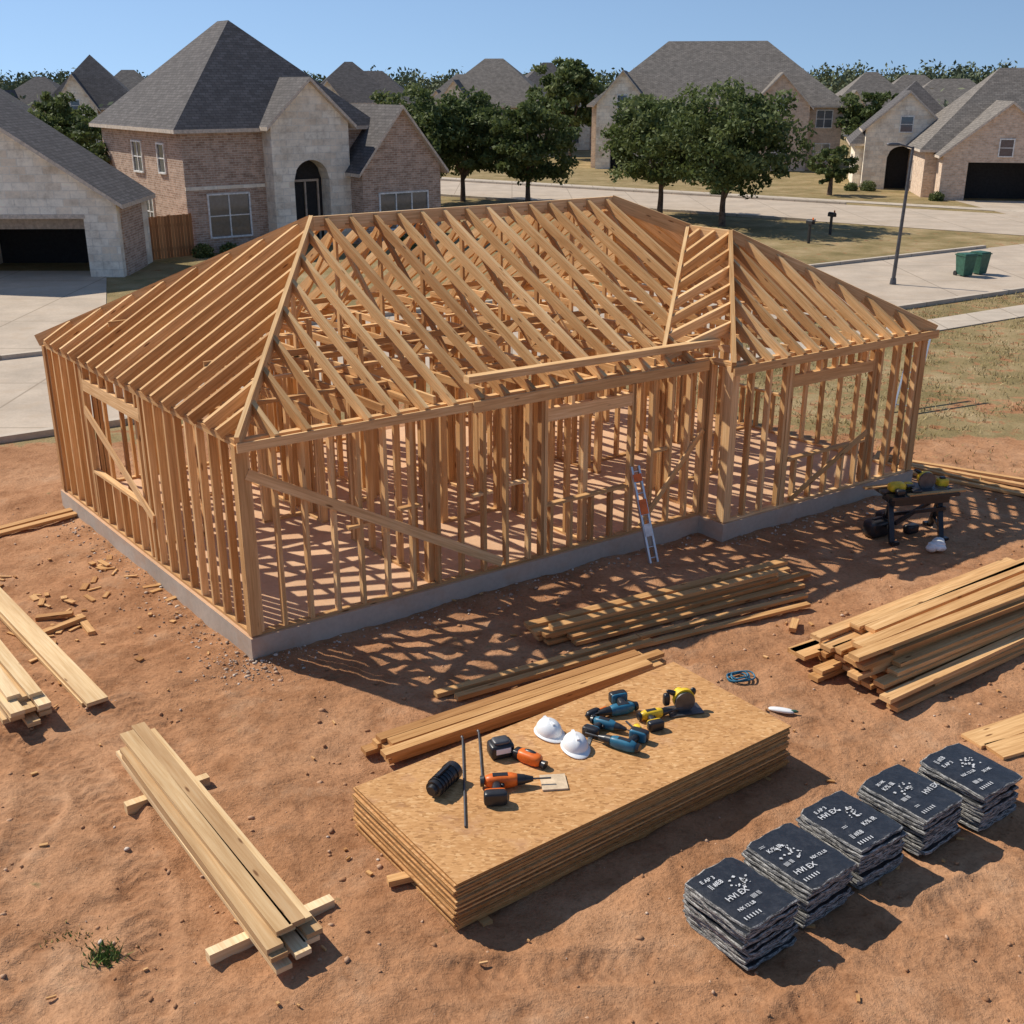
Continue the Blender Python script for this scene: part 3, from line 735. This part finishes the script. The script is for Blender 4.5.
# ------------------------------------------------------------ pebbles, clods, grass
def clods(name,pts,sizes,mat):
    t=(1+5**.5)/2
    iv=np.array([(-1,t,0),(1,t,0),(-1,-t,0),(1,-t,0),(0,-1,t),(0,1,t),(0,-1,-t),(0,1,-t),(t,0,-1),(t,0,1),(-t,0,-1),(-t,0,1)])/1.9
    it=np.array([(0,11,5),(0,5,1),(0,1,7),(0,7,10),(0,10,11),(1,5,9),(5,11,4),(11,10,2),(10,7,6),(7,1,8),(3,9,4),(3,4,2),(3,2,6),(3,6,8),(3,8,9),(4,9,5),(2,4,11),(6,2,10),(8,6,7),(9,8,1)])
    n=len(pts);vv=iv[None]*sizes[:,None,None]*rng.uniform(.65,1.25,size=(n,12,1))*rng.uniform([.7,.7,.45],[1.3,1.3,.8],size=(n,1,3))
    vv=vv+pts[:,None,:]
    me=bpy.data.meshes.new(name);me.vertices.add(12*n);me.vertices.foreach_set("co",vv.astype(np.float32).ravel())
    F=(it[None]+np.arange(n)[:,None,None]*12).reshape(-1,3);nf=len(F)
    me.loops.add(3*nf);me.loops.foreach_set("vertex_index",F.astype(np.int32).ravel());me.polygons.add(nf);me.polygons.foreach_set("loop_start",np.arange(0,3*nf,3,dtype=np.int32))
    at=me.attributes.new("tint",'FLOAT','FACE');at.data.foreach_set("value",np.repeat(rng.random(n),20).astype(np.float32))
    me.materials.append(mat);me.update(calc_edges=True)
    o=bpy.data.objects.new(name,me);scene.collection.objects.link(o);return o
w=NM("clod_dirt",.95,.1);w.col(w.ramp(w.attr('tint'),[(0,(.30,.15,.075)),(.6,(.46,.25,.135)),(.93,(.58,.38,.25)),(1,(.66,.56,.46))]));M_clod=w.m
w=NM("gravel_stone",.9,.2);w.col(w.ramp(w.attr('tint'),[(0,(.30,.20,.14)),(.6,(.48,.35,.25)),(1,(.68,.58,.48))]));M_grav=w.m
N=14000
px=rng.uniform(-9.5,10.5,N);py=4.8+18*rng.random(N)**1.3
keep=vnoise(px*.6,py*.6,21)+rng.random(N)*.5>.6
px,py=px[keep],py[keep];sz=.005+.032*rng.random(len(px))**7
pz=np.array([gz(a,b) for a,b in zip(px,py)])+sz*.2
clods("dirt_clods",np.stack([px,py,pz],1),sz,M_clod)
N=1800;a=rng.uniform(-.6,12.5,N);off=np.abs(rng.normal(size=N))*.28+.1
pts=[]
for i in range(N):
    if i%3==0:q=P(-off[i]*1.2,rng.uniform(-.3,7.3),0)
    elif i%6==1:q=P(-.2+rng.normal()*.35,-.25+rng.normal()*.28,0)
    else: q=P(a[i],-off[i]-(.53 if a[i]>7.8 else 0),0)
    pts.append((q.x,q.y,gz(q.x,q.y)+.005))
clods("foundation_gravel",np.array(pts),.006+.026*rng.random(N)**4,M_grav)
def blades(name,px,py,h,mat=None):
    n=len(px);z=np.array([gz(a,b) for a,b in zip(px,py)])
    an=rng.uniform(0,6.28,n);w_=.006+.006*rng.random(n)+h*.03
    dx,dy=np.cos(an)*w_,np.sin(an)*w_
    lx,ly=rng.normal(size=n)*h*.5,rng.normal(size=n)*h*.5
    Vt=np.stack([np.stack([px-dx,py-dy,z],1),np.stack([px+dx,py+dy,z],1),np.stack([px+lx,py+ly,z+h],1)],1).reshape(-1,3)
    me=bpy.data.meshes.new(name);me.vertices.add(3*n);me.vertices.foreach_set("co",Vt.astype(np.float32).ravel())
    me.loops.add(3*n);me.loops.foreach_set("vertex_index",np.arange(3*n,dtype=np.int32));me.polygons.add(n);me.polygons.foreach_set("loop_start",np.arange(0,3*n,3,dtype=np.int32))
    at=me.attributes.new("tint",'FLOAT','FACE');at.data.foreach_set("value",rng.random(n).astype(np.float32))
    me.materials.append(mat or M_grassb);me.update(calc_edges=True)
    o=bpy.data.objects.new(name,me);scene.collection.objects.link(o)
n=80000;t_=rng.uniform(15,50,n);n_=rng.uniform(-13,-.3,n)
k=(vnoise(t_*1.7,n_*1.7,31)*.5+.3*vnoise(t_*5,n_*5,32)+.4*rng.random(n)>.68)&~((n_<-1.8)&(n_>-3.3))&((n_>-10.5)|(rng.random(n)<.3))
q=P0[None]+TD[None]*t_[k,None]+ND[None]*n_[k,None];blades("grass",q[:,0],q[:,1],rng.uniform(.03,.12,k.sum()))
n=200;blades("weed_clump",-3.55+rng.normal(size=n)*.07,7.86+rng.normal(size=n)*.06,rng.uniform(.02,.09,n),M_weed)
n=60;blades("weed_clump",-3.95+rng.normal(size=n)*.12,8.1+rng.normal(size=n)*.08,rng.uniform(.02,.04,n),M_weed)

# ------------------------------------------------------------ neighbour houses
def rpoly(mb,pts,mi=2,th=.16):mb.slab(pts,th,mi,3)
def hip(mb,x0,x1,y0,y1,ze,zp,ov=.4,mi=2):
    hd=(y1-y0)/2;sl=(zp-ze)/hd;z=ze-sl*ov*.5
    X0,X1,Y0,Y1=x0-ov,x1+ov,y0-ov,y1+ov;h=(Y1-Y0)/2
    if X1-X0>=Y1-Y0+.2:
        r0=(X0+h,(Y0+Y1)/2,zp);r1=(X1-h,(Y0+Y1)/2,zp)
        rpoly(mb,[(X0,Y0,z),(X1,Y0,z),r1,r0],mi);rpoly(mb,[(X1,Y1,z),(X0,Y1,z),r0,r1],mi)
        rpoly(mb,[(X0,Y1,z),(X0,Y0,z),r0],mi);rpoly(mb,[(X1,Y0,z),(X1,Y1,z),r1],mi)
    else:
        h=(X1-X0)/2;r0=((X0+X1)/2,Y0+h,zp);r1=((X0+X1)/2,max(Y1-h,Y0+h+.1),zp)
        rpoly(mb,[(X0,Y1,z),(X0,Y0,z),r0,r1],mi);rpoly(mb,[(X1,Y0,z),(X1,Y1,z),r1,r0],mi)
        rpoly(mb,[(X0,Y0,z),(X1,Y0,z),r0],mi);rpoly(mb,[(X1,Y1,z),(X0,Y1,z),r1],mi)
def gabroof(mb,x0,x1,y0,y1,ze,zp,ov=.35,mi=2):
    xm=(x0+x1)/2;sl=(zp-ze)/(xm-x0);z=ze-sl*ov
    rpoly(mb,[(x0-ov,y0-ov,z+.14),(xm,y0-ov,zp+.14),(xm,y1,zp+.14),(x0-ov,y1,z+.14)],mi)
    rpoly(mb,[(xm,y0-ov,zp+.14),(x1+ov,y0-ov,z+.14),(x1+ov,y1,z+.14),(xm,y1,zp+.14)],mi)
def gabwall(mb,x0,x1,y0,y1,ze,zp,mi,op=None,arch=0,dep=1.2,door=None):
    xm=(x0+x1)/2
    mb.add([(x0,y0,ze),(x1,y0,ze),(xm,y0,zp)],[(0,1,2)],mi)
    mb.add([(x0,y0,0),(x0,y1,0),(x0,y1,ze),(x0,y0,ze)],[(0,3,2,1)],mi);mb.add([(x1,y0,0),(x1,y1,0),(x1,y1,ze),(x1,y0,ze)],[(0,1,2,3)],mi)
    if not op: mb.add([(x0,y0,0),(x1,y0,0),(x1,y0,ze),(x0,y0,ze)],[(0,1,2,3)],mi);return
    a,b,h=op
    mb.add([(x0,y0,0),(a,y0,0),(a,y0,ze),(x0,y0,ze)],[(0,1,2,3)],mi);mb.add([(b,y0,0),(x1,y0,0),(x1,y0,ze),(b,y0,ze)],[(0,1,2,3)],mi)
    n=12;pr=[]
    for i in range(n+1):
        f=i/n;pr.append((a+(b-a)*f,h+arch*math.sqrt(max(0,1-(2*f-1)**2))))
    for i in range(n):
        (xa,za),(xb,zb_)=pr[i],pr[i+1]
        mb.add([(xa,y0,za),(xb,y0,zb_),(xb,y0,ze),(xa,y0,ze)],[(0,1,2,3)],mi)
        mb.add([(xa,y0,za),(xa,y0+dep,za),(xb,y0+dep,zb_),(xb,y0,zb_)],[(0,1,2,3)],mi)
    mb.add([(a,y0,0),(a,y0+dep,0),(a,y0+dep,h),(a,y0,h)],[(0,1,2,3)],mi);mb.add([(b,y0,0),(b,y0+dep,0),(b,y0+dep,h),(b,y0,h)],[(0,3,2,1)],mi)
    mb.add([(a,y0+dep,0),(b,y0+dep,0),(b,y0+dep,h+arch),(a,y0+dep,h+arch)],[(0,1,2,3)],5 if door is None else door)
def window(mb,x0,x1,z0,z1,y,nx=2,nz=2,fm=7,T=None):
    old=mb.M
    if T is not None:mb.M=mb.M@T
    mb.add([(x0,y-.015,z0),(x1,y-.015,z0),(x1,y-.015,z1),(x0,y-.015,z1)],[(0,1,2,3)],4)
    f=.07
    mb.box(x0-f,x0+.002,y-.07,y+.02,z0-f,z1+f,fm);mb.box(x1-.002,x1+f,y-.07,y+.02,z0-f,z1+f,fm)
    mb.box(x0,x1,y-.068,y+.02,z1,z1+f,fm);mb.box(x0,x1,y-.10,y+.02,z0-f,z0,fm)
    for i in range(1,nx):
        x=x0+(x1-x0)*i/nx;mb.box(x-.03,x+.03,y-.045,y-.01,z0,z1,fm)
    for i in range(1,nz):
        z=z0+(z1-z0)*i/nz;mb.box(x0,x1,y-.04,y-.012,z-.022,z+.022,fm)
    mb.M=old
LEFT=lambda x:Matrix.Translation((x,0,0))@Matrix.Rotation(-math.pi/2,4,'Z')

HB=empty("brick_house");MM=fr(-14.3,51.3,D(36.5))
mb=MB(MM)
mb.box(0,9.3,0,10.6,0,5.5,0)
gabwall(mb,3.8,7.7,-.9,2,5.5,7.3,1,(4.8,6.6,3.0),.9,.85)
gabwall(mb,7.71,12.0,-2.0,6,3.5,6.1,0)
mb.box(9.3,11.99,0,7.0,0,3.5,0)
mb.make("walls",HM,HB)
mb=MB(MM)
hip(mb,0,9.3,0,10.6,5.5,9.95,.45);gabroof(mb,3.8,7.7,-.9,4.2,5.5,7.3,.3);gabroof(mb,7.71,12.0,-2.0,7.2,3.5,6.1,.3)
mb.make("roof",HM,HB)
mb=MB(MM)
window(mb,1.0,2.9,.7,2.5,0,2,2);window(mb,8.6,11.2,.7,2.3,-2.0,3,2)
window(mb,-6.2,-5.0,3.3,4.6,0,2,2,7,LEFT(0));window(mb,-2.9,-2.1,3.4,4.6,0,1,2,7,LEFT(0));window(mb,-5.2,-4.2,.8,2.2,0,2,2,7,LEFT(0))
mb.box(5.0,5.08,-.16,-.07,0,2.9,8);mb.box(6.32,6.4,-.16,-.07,0,2.9,8);mb.box(5.66,5.74,-.16,-.07,0,2.9,8);mb.box(5.0,6.4,-.17,-.08,2.9,3.0,8)
mb.box(-.02,3.75,-.06,-.004,2.75,2.9,1);mb.box(-.02,3.75,-.06,-.004,5.15,5.38,3)
mb.make("windows_and_trim",HM,HB)
HG=empty("stone_garage_house");MM=fr(-31,44.6,D(1.5))
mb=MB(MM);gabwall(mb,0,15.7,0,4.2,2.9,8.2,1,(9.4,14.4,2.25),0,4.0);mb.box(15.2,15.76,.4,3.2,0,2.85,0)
mb.add([(0,4.2,0),(15.7,4.2,0),(15.7,4.2,2.9),(7.85,4.2,8.2),(0,4.2,2.9)],[(4,3,2,1,0)],0)
mb.make("walls",HM,HG)
mb=MB(MM);gabroof(mb,0,15.7,0,4.4,2.9,8.2,.35);mb.make("roof",HM,HG)
mb=MB(MM);mb.box(9.35,14.45,-.03,-.004,2.26,2.42,3);window(mb,9.7,10.6,4.3,5.6,0,2,2)
mb.box(9.4,14.4,1.0,1.05,1.75,2.25,8);mb.make("trim_and_window",HM,HG)
def ghouse(name,x,y,ang,w_,d_,ze,zp,wm,rm,gables=(),side_wins=True,storeys=1,far=False):
    E=empty(name);MM=fr(x,y,ang);mb=MB(MM);mb.box(0,w_,0,d_,0,ze,wm)
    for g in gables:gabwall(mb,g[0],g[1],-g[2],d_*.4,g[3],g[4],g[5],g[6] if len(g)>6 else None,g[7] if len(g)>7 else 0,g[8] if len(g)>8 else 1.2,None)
    mb.make("walls",HM,E)
    mb=MB(MM);hip(mb,0,w_,0,d_,ze,zp,.45,rm)
    for g in gables:gabroof(mb,g[0],g[1],-g[2],d_*.5,g[3],g[4],.3,rm)
    mb.make("roof",HM,E)
    mb=MB(MM)
    for s in range(storeys):
        z=.8+s*2.8;x0=1.2
        while x0<w_-2:
            if not any(g[0]-1.5<x0<g[1]+.3 and g[3]>z for g in gables): window(mb,x0,x0+1.3,z,z+1.4,0,2,2)
            x0+=3.1
        if side_wins: window(mb,-d_*.6,-d_*.6+1.3,z,z+1.3,0,2,2,7,LEFT(0))
    for g in gables:
        c=(g[0]+g[1])/2
        if len(g)<=6:window(mb,c-.7,c+.7,.8,2.3,-g[2],2,2)
        if g[4]>4.8:window(mb,c-.4,c+.4,g[3]*.9+.2,g[3]*.9+1.2,-g[2],1,2)
    mb.make("windows",HM,E);return E
ghouse("tan_brick_house",27.6,79.0,D(-10),15,10,3.3,8.2,6,9,[(.8,8.4,2.0,2.9,6.0,6,(2.4,7.2,2.4),0,1.9)])
ghouse("limestone_house",25.2,87,D(-14),8,9,3.3,7.4,1,2,[(.6,6.0,1.2,4.2,6.6,1,(2.2,4.2,2.2),.8,1.1)])
ghouse("large_family_house",7.2,108,D(-8),22,13,5.6,10.9,6,9,[(.5,5,1.2,5.6,8.2,1,(1.8,3.8,2.2),.8,1.1),(14,19,1.5,5.4,8.0,6)],storeys=2)
ghouse("suburban_house",-9,128,D(-6),13,11,5.2,9.8,6,9,[(1,5,1,5,7.5,1)],storeys=2)
ghouse("suburban_house",-1,138,D(8),12,11,5.2,9.6,0,2,[(6,10,1,5,7.5,1)],storeys=2)
ghouse("suburban_house",-26,150,D(10),12,11,5.2,9.9,0,2,[(1,5,1,5,7.5,1)],storeys=2)
ghouse("suburban_house",-46,118,D(15),9,9,5.2,10.0,6,2,[(1,5,1,5,8,1)],storeys=2)
ghouse("suburban_house",-64,125,D(5),11,10,4.2,8.8,6,9,[(1,5,1,4,6.5,1)])
ghouse("suburban_house",44,140,D(-10),15,11,3.2,7.8,6,9,[(1,5,1,3,5.5,1)])
ghouse("suburban_house",66,128,D(-10),16,12,4.2,9.0,6,2,[(1,5,1,3,5.5,1)])
for i,(x,y) in enumerate(((-92,165),(-75,172),(-58,160),(-41,170),(-14,178),(26,185),(47,176),(68,175),(88,180),(-30,195),(60,200),(80,205))):
    ghouse("suburban_house",x,y,D(U(-15,15)),U(12,15),U(10,12),U(3.6,4.6),U(7.8,9.3),(6,0,1)[i%3],(9,2)[i%2],[(1,5,1,3.5,6.3,1)])
# fence
mb=MB()
def fence(a,b):
    L=(b-a).length;n=int(L/.15)
    for i in range(n+1):
        q=a.lerp(b,i/n);mb.beam(q,q+V((0,0,1.8+U(-.02,.02))),.14,.02,side=(b-a))
    for z in(.4,1.4):mb.beam(a+V((0,.04,z)),b+V((0,.04,z)),.04,.09)
fence(V((-16.3,49.0,0)),V((-14.2,51.2,0)));fence(V((-16.3,49.0,0)),V((-22.5,50.5,0)));fence(V((-15.6,47.9,0)),V((-16.25,49.0,0)))
w=NM("fence_wood",.85,.1);w.col(w.ramp(w.attr('tint'),[(0,(.28,.12,.05)),(1,(.48,.23,.10))]));mb.make("wood_fence",[w.m])

# ------------------------------------------------------------ trees
def tree(name,x,y,H,Rr,trunk=1.9,seed=1,nc=150,lf=85,mat=M_leaf,ls=.13):
    E=empty(name);rs=np.random.default_rng(seed)
    mb=MB(fr(x,y,seed));tk=trunk+.5
    mb.cyl((0,0,-.1),(.05,.02,tk*.6),.2,.15,n=10);mb.cyl((.05,.02,tk*.6),(0,0,tk*1.3),.15,.12,n=10)
    for i in range(7):
        a=i*.9+seed;r=Rr*rs.uniform(.4,.7);z1=tk*1.2+(H-tk)*rs.uniform(.2,.65)
        m=V((math.cos(a)*r*.45,math.sin(a)*r*.45,tk*1.15+(z1-tk)*.5));mb.cyl((0,0,tk*rs.uniform(.8,1.2)),m,.09,.06,n=7);mb.cyl(m,(math.cos(a)*r,math.sin(a)*r,z1),.06,.02,n=6)
    mb.make("trunk_and_limbs",[M_bark],E)
    cz=(H+trunk)/2;hz=(H-trunk)/2
    lob=rs.normal(size=(8,3));lob/=np.linalg.norm(lob,axis=1)[:,None]
    d=rs.normal(size=(nc,3));d/=np.linalg.norm(d,axis=1)[:,None]
    bulge=.78+.32*np.clip((d@lob.T).max(1),0,1)**4
    rad=(rs.random(nc)**.38)*bulge
    C=d*rad[:,None]*np.array([Rr,Rr,hz])
    C[:,2]=np.where(C[:,2]<-.6*hz,-.6*hz+rs.normal(size=nc)*.2,C[:,2])
    cr_=rs.uniform(.32,.72,nc)*Rr/3.4
    ct=rs.random(nc)
    o=rs.normal(size=(nc,lf,3));o/=np.linalg.norm(o,axis=2)[:,:,None];o*=(rs.random((nc,lf,1))**.45)*cr_[:,None,None]*np.array([1.15,1.15,.75])
    L=(C[:,None,:]+o).reshape(-1,3)+np.array([x,y,cz])
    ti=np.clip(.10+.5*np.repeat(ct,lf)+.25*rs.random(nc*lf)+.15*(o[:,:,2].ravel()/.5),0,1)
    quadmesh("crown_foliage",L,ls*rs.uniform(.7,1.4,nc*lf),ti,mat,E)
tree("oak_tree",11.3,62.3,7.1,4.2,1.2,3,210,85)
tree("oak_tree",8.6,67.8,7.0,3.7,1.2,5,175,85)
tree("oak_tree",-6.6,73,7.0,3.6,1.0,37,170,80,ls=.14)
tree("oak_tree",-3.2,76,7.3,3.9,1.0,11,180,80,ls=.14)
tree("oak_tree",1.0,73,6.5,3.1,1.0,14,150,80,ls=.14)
tree("small_tree",21.9,80.7,3.6,1.6,.6,17,60,60,ls=.13)
tree("garden_tree",-25,66,6.5,2.6,1.5,19,90,70,ls=.15)
tree("garden_tree",-29,78,6.5,2.8,1.5,23,90,70,ls=.15)
tree("garden_tree",-20.5,60,4.5,2.0,1.0,41,70,70,ls=.14)
tree("garden_tree",12,100,6.5,2.8,1.5,29,90,60,ls=.18)
tree("garden_tree",6,122,10.2,4.0,2,43,120,60,ls=.25)
tree("garden_tree",31,104,7.5,3.0,1.5,31,90,60,ls=.18)
def shrub(x,y,r,seed):
    E=empty("shrub");rs=np.random.default_rng(seed);n=900
    d=rs.normal(size=(n,3));d/=np.linalg.norm(d,axis=1)[:,None];d*=(rs.random((n,1))**.4)*r*np.array([1,1,.8])
    d[:,2]=np.abs(d[:,2]+r*.4);quadmesh("leaves",d+np.array([x,y,0]),np.full(n,.07),rs.random(n),M_leaf,E)
for x,y,r in((-13.6,50.6,.5),(-12.6,51.3,.45),(-11.8,51.9,.4),(-9.9,52.2,.4),(-5,53.5,.6),(-15.9,46.0,.35),(25.5,84,.6),(30.6,84.5,.7),(24.3,84,.5),(14,80,.5),(27.8,76.5,.5)):
    shrub(x,y,r,int((x+50)*10))
nt_=620;X=rng.uniform(-200,220,nt_);Yd=rng.uniform(205,330,nt_)
keep=vnoise(X*.03,Yd*.01,44)+.5*rng.random(nt_)>.32;X=X[keep];Yd=Yd[keep];nt_=len(X)
Ht=rng.uniform(7.5,11.0,nt_)+np.clip((X-20)/60,0,1)*1.5;Rt=rng.uniform(3,6.5,nt_);lf=380
o=rng.normal(size=(nt_,lf,3));o/=np.linalg.norm(o,axis=2)[:,:,None];o*=rng.random((nt_,lf,1))**.4*(.85+.22*rng.random((nt_,lf,1)))
o=o*np.stack([Rt,Rt,Ht*.46],1)[:,None,:]
L=(np.stack([X,Yd,Ht*.52],1)[:,None]+o).reshape(-1,3);L[:,2]=np.abs(L[:,2])
quadmesh("distant_trees",L,rng.uniform(.3,.55,nt_*lf),np.clip(np.repeat(rng.random(nt_),lf)*.5+.5*rng.random(nt_*lf),0,1),M_dleaf)
nc=340;X=np.concatenate([rng.uniform(-75,-30,nc//2),rng.uniform(20,95,nc-nc//2)]);Yd=rng.uniform(108,160,nc)
C=np.stack([X,Yd,rng.uniform(.5,5,nc)],1);o=rng.normal(size=(nc,40,3))*np.array([1.3,1.3,.7]);L=(C[:,None]+o).reshape(-1,3);L[:,2]=np.abs(L[:,2])
quadmesh("background_trees",L,rng.uniform(.2,.4,nc*40),np.repeat(rng.random(nc),40),M_dleaf)

# ------------------------------------------------------------ street furniture
mb=MB();bx,by=14.46,43.2
mb.cyl((bx,by,0),(bx,by,.25),.13,.10,n=14);mb.cyl((bx,by,.25),(bx+.15,by,5.0),.075,.05,n=12)
mb.cyl((bx+.15,by,4.95),(bx-.45,by-.1,5.1),.03,n=8);mb.ball((bx-.6,by-.1,5.08),.26,.10,.06,e=.7)
mb.make("street_lamp",[M_steel])
def bin_(x,y,a):
    mb=MB(fr(x,y,a)@Matrix.Scale(.86,4));vs=[]
    for z,s in((.08,.24),(.95,.31)):
        for sx,sy in((-1,-1),(1,-1),(1,1),(-1,1)):vs.append((sx*s,sy*s*1.1,z))
    mb.add(vs,[(0,1,5,4),(1,2,6,5),(2,3,7,6),(3,0,4,7),(0,3,2,1)],0)
    mb.box(-.34,.34,-.38,.38,.95,1.0,0);mb.box(-.30,.30,-.32,.30,1.0,1.05,0);mb.cyl((-.28,.3,.12),(-.22,.3,.12),.12,n=12,mi=1);mb.cyl((.22,.3,.12),(.28,.3,.12),.12,n=12,mi=1);mb.cyl((-.28,.38,.98),(.28,.38,.98),.025,n=8)
    mb.make("wheelie_bin",[M_green,M_black])
bin_(17.9,45.2,.3);bin_(18.65,45.7,.5)
for x,y in((14.2,55.2),(16.1,58.5)):
    mb=MB(fr(x,y,.4));mb.box(-.05,.05,-.05,.05,0,.9);mb.box(-.1,.1,-.24,.2,.9,1.02);mb.cyl((0,-.24,1.02),(0,.2,1.02),.10,n=14);mb.box(.105,.12,-.1,.0,1.0,1.2,1);mb.make("mailbox",[M_black,M_orange])
for x,y,h in((-47,105,11.5),(-51,112,11)):
    mb=MB(fr(x,y,.3));mb.cyl((0,0,0),(0,0,h),.14,.09,n=8);mb.beam((-.9,0,h-.6),(.9,0,h-.6),.1,.1);mb.make("utility_pole",[M_bark])

# ------------------------------------------------------------ light, sky, camera
EL=45;AZ=-60
wd=bpy.data.worlds.new("World");scene.world=wd;wd.use_nodes=True;nt=wd.node_tree
sky=nt.nodes.new('ShaderNodeTexSky');sky.sky_type='NISHITA';sky.sun_disc=False;sky.sun_elevation=D(EL);sky.sun_rotation=D(AZ)
sky.altitude=200;sky.air_density=1.0;sky.dust_density=.05;sky.ozone_density=2.0
tc=nt.nodes.new('ShaderNodeTexCoord');va=nt.nodes.new('ShaderNodeVectorMath');va.operation='ADD';va.inputs[1].default_value=(0,0,.19)
vn=nt.nodes.new('ShaderNodeVectorMath');vn.operation='NORMALIZE'
nt.links.new(tc.outputs['Generated'],va.inputs[0]);nt.links.new(va.outputs[0],vn.inputs[0]);nt.links.new(vn.outputs[0],sky.inputs[0])
nt.links.new(sky.outputs[0],nt.nodes['Background'].inputs[0]);nt.nodes['Background'].inputs[1].default_value=.13
sl=bpy.data.lights.new("sun",'SUN');sl.energy=5.0;sl.angle=D(.5);sl.color=(1,.93,.81)
so=bpy.data.objects.new("sun",sl);scene.collection.objects.link(so)
dirn=V((math.sin(D(AZ))*math.cos(D(EL)),math.cos(D(AZ))*math.cos(D(EL)),math.sin(D(EL))))
so.rotation_euler=dirn.to_track_quat('Z','Y').to_euler();so.location=(0,0,50)
cam=bpy.data.cameras.new("camera");cam.sensor_width=36;cam.lens=39.73;cam.clip_end=5000
co=bpy.data.objects.new("camera",cam);scene.collection.objects.link(co);co.location=(0,0,7.1);co.rotation_euler=(D(69.30),0,0)
scene.camera=co
scene.view_settings.view_transform='Standard';scene.view_settings.look='None';scene.view_settings.exposure=0
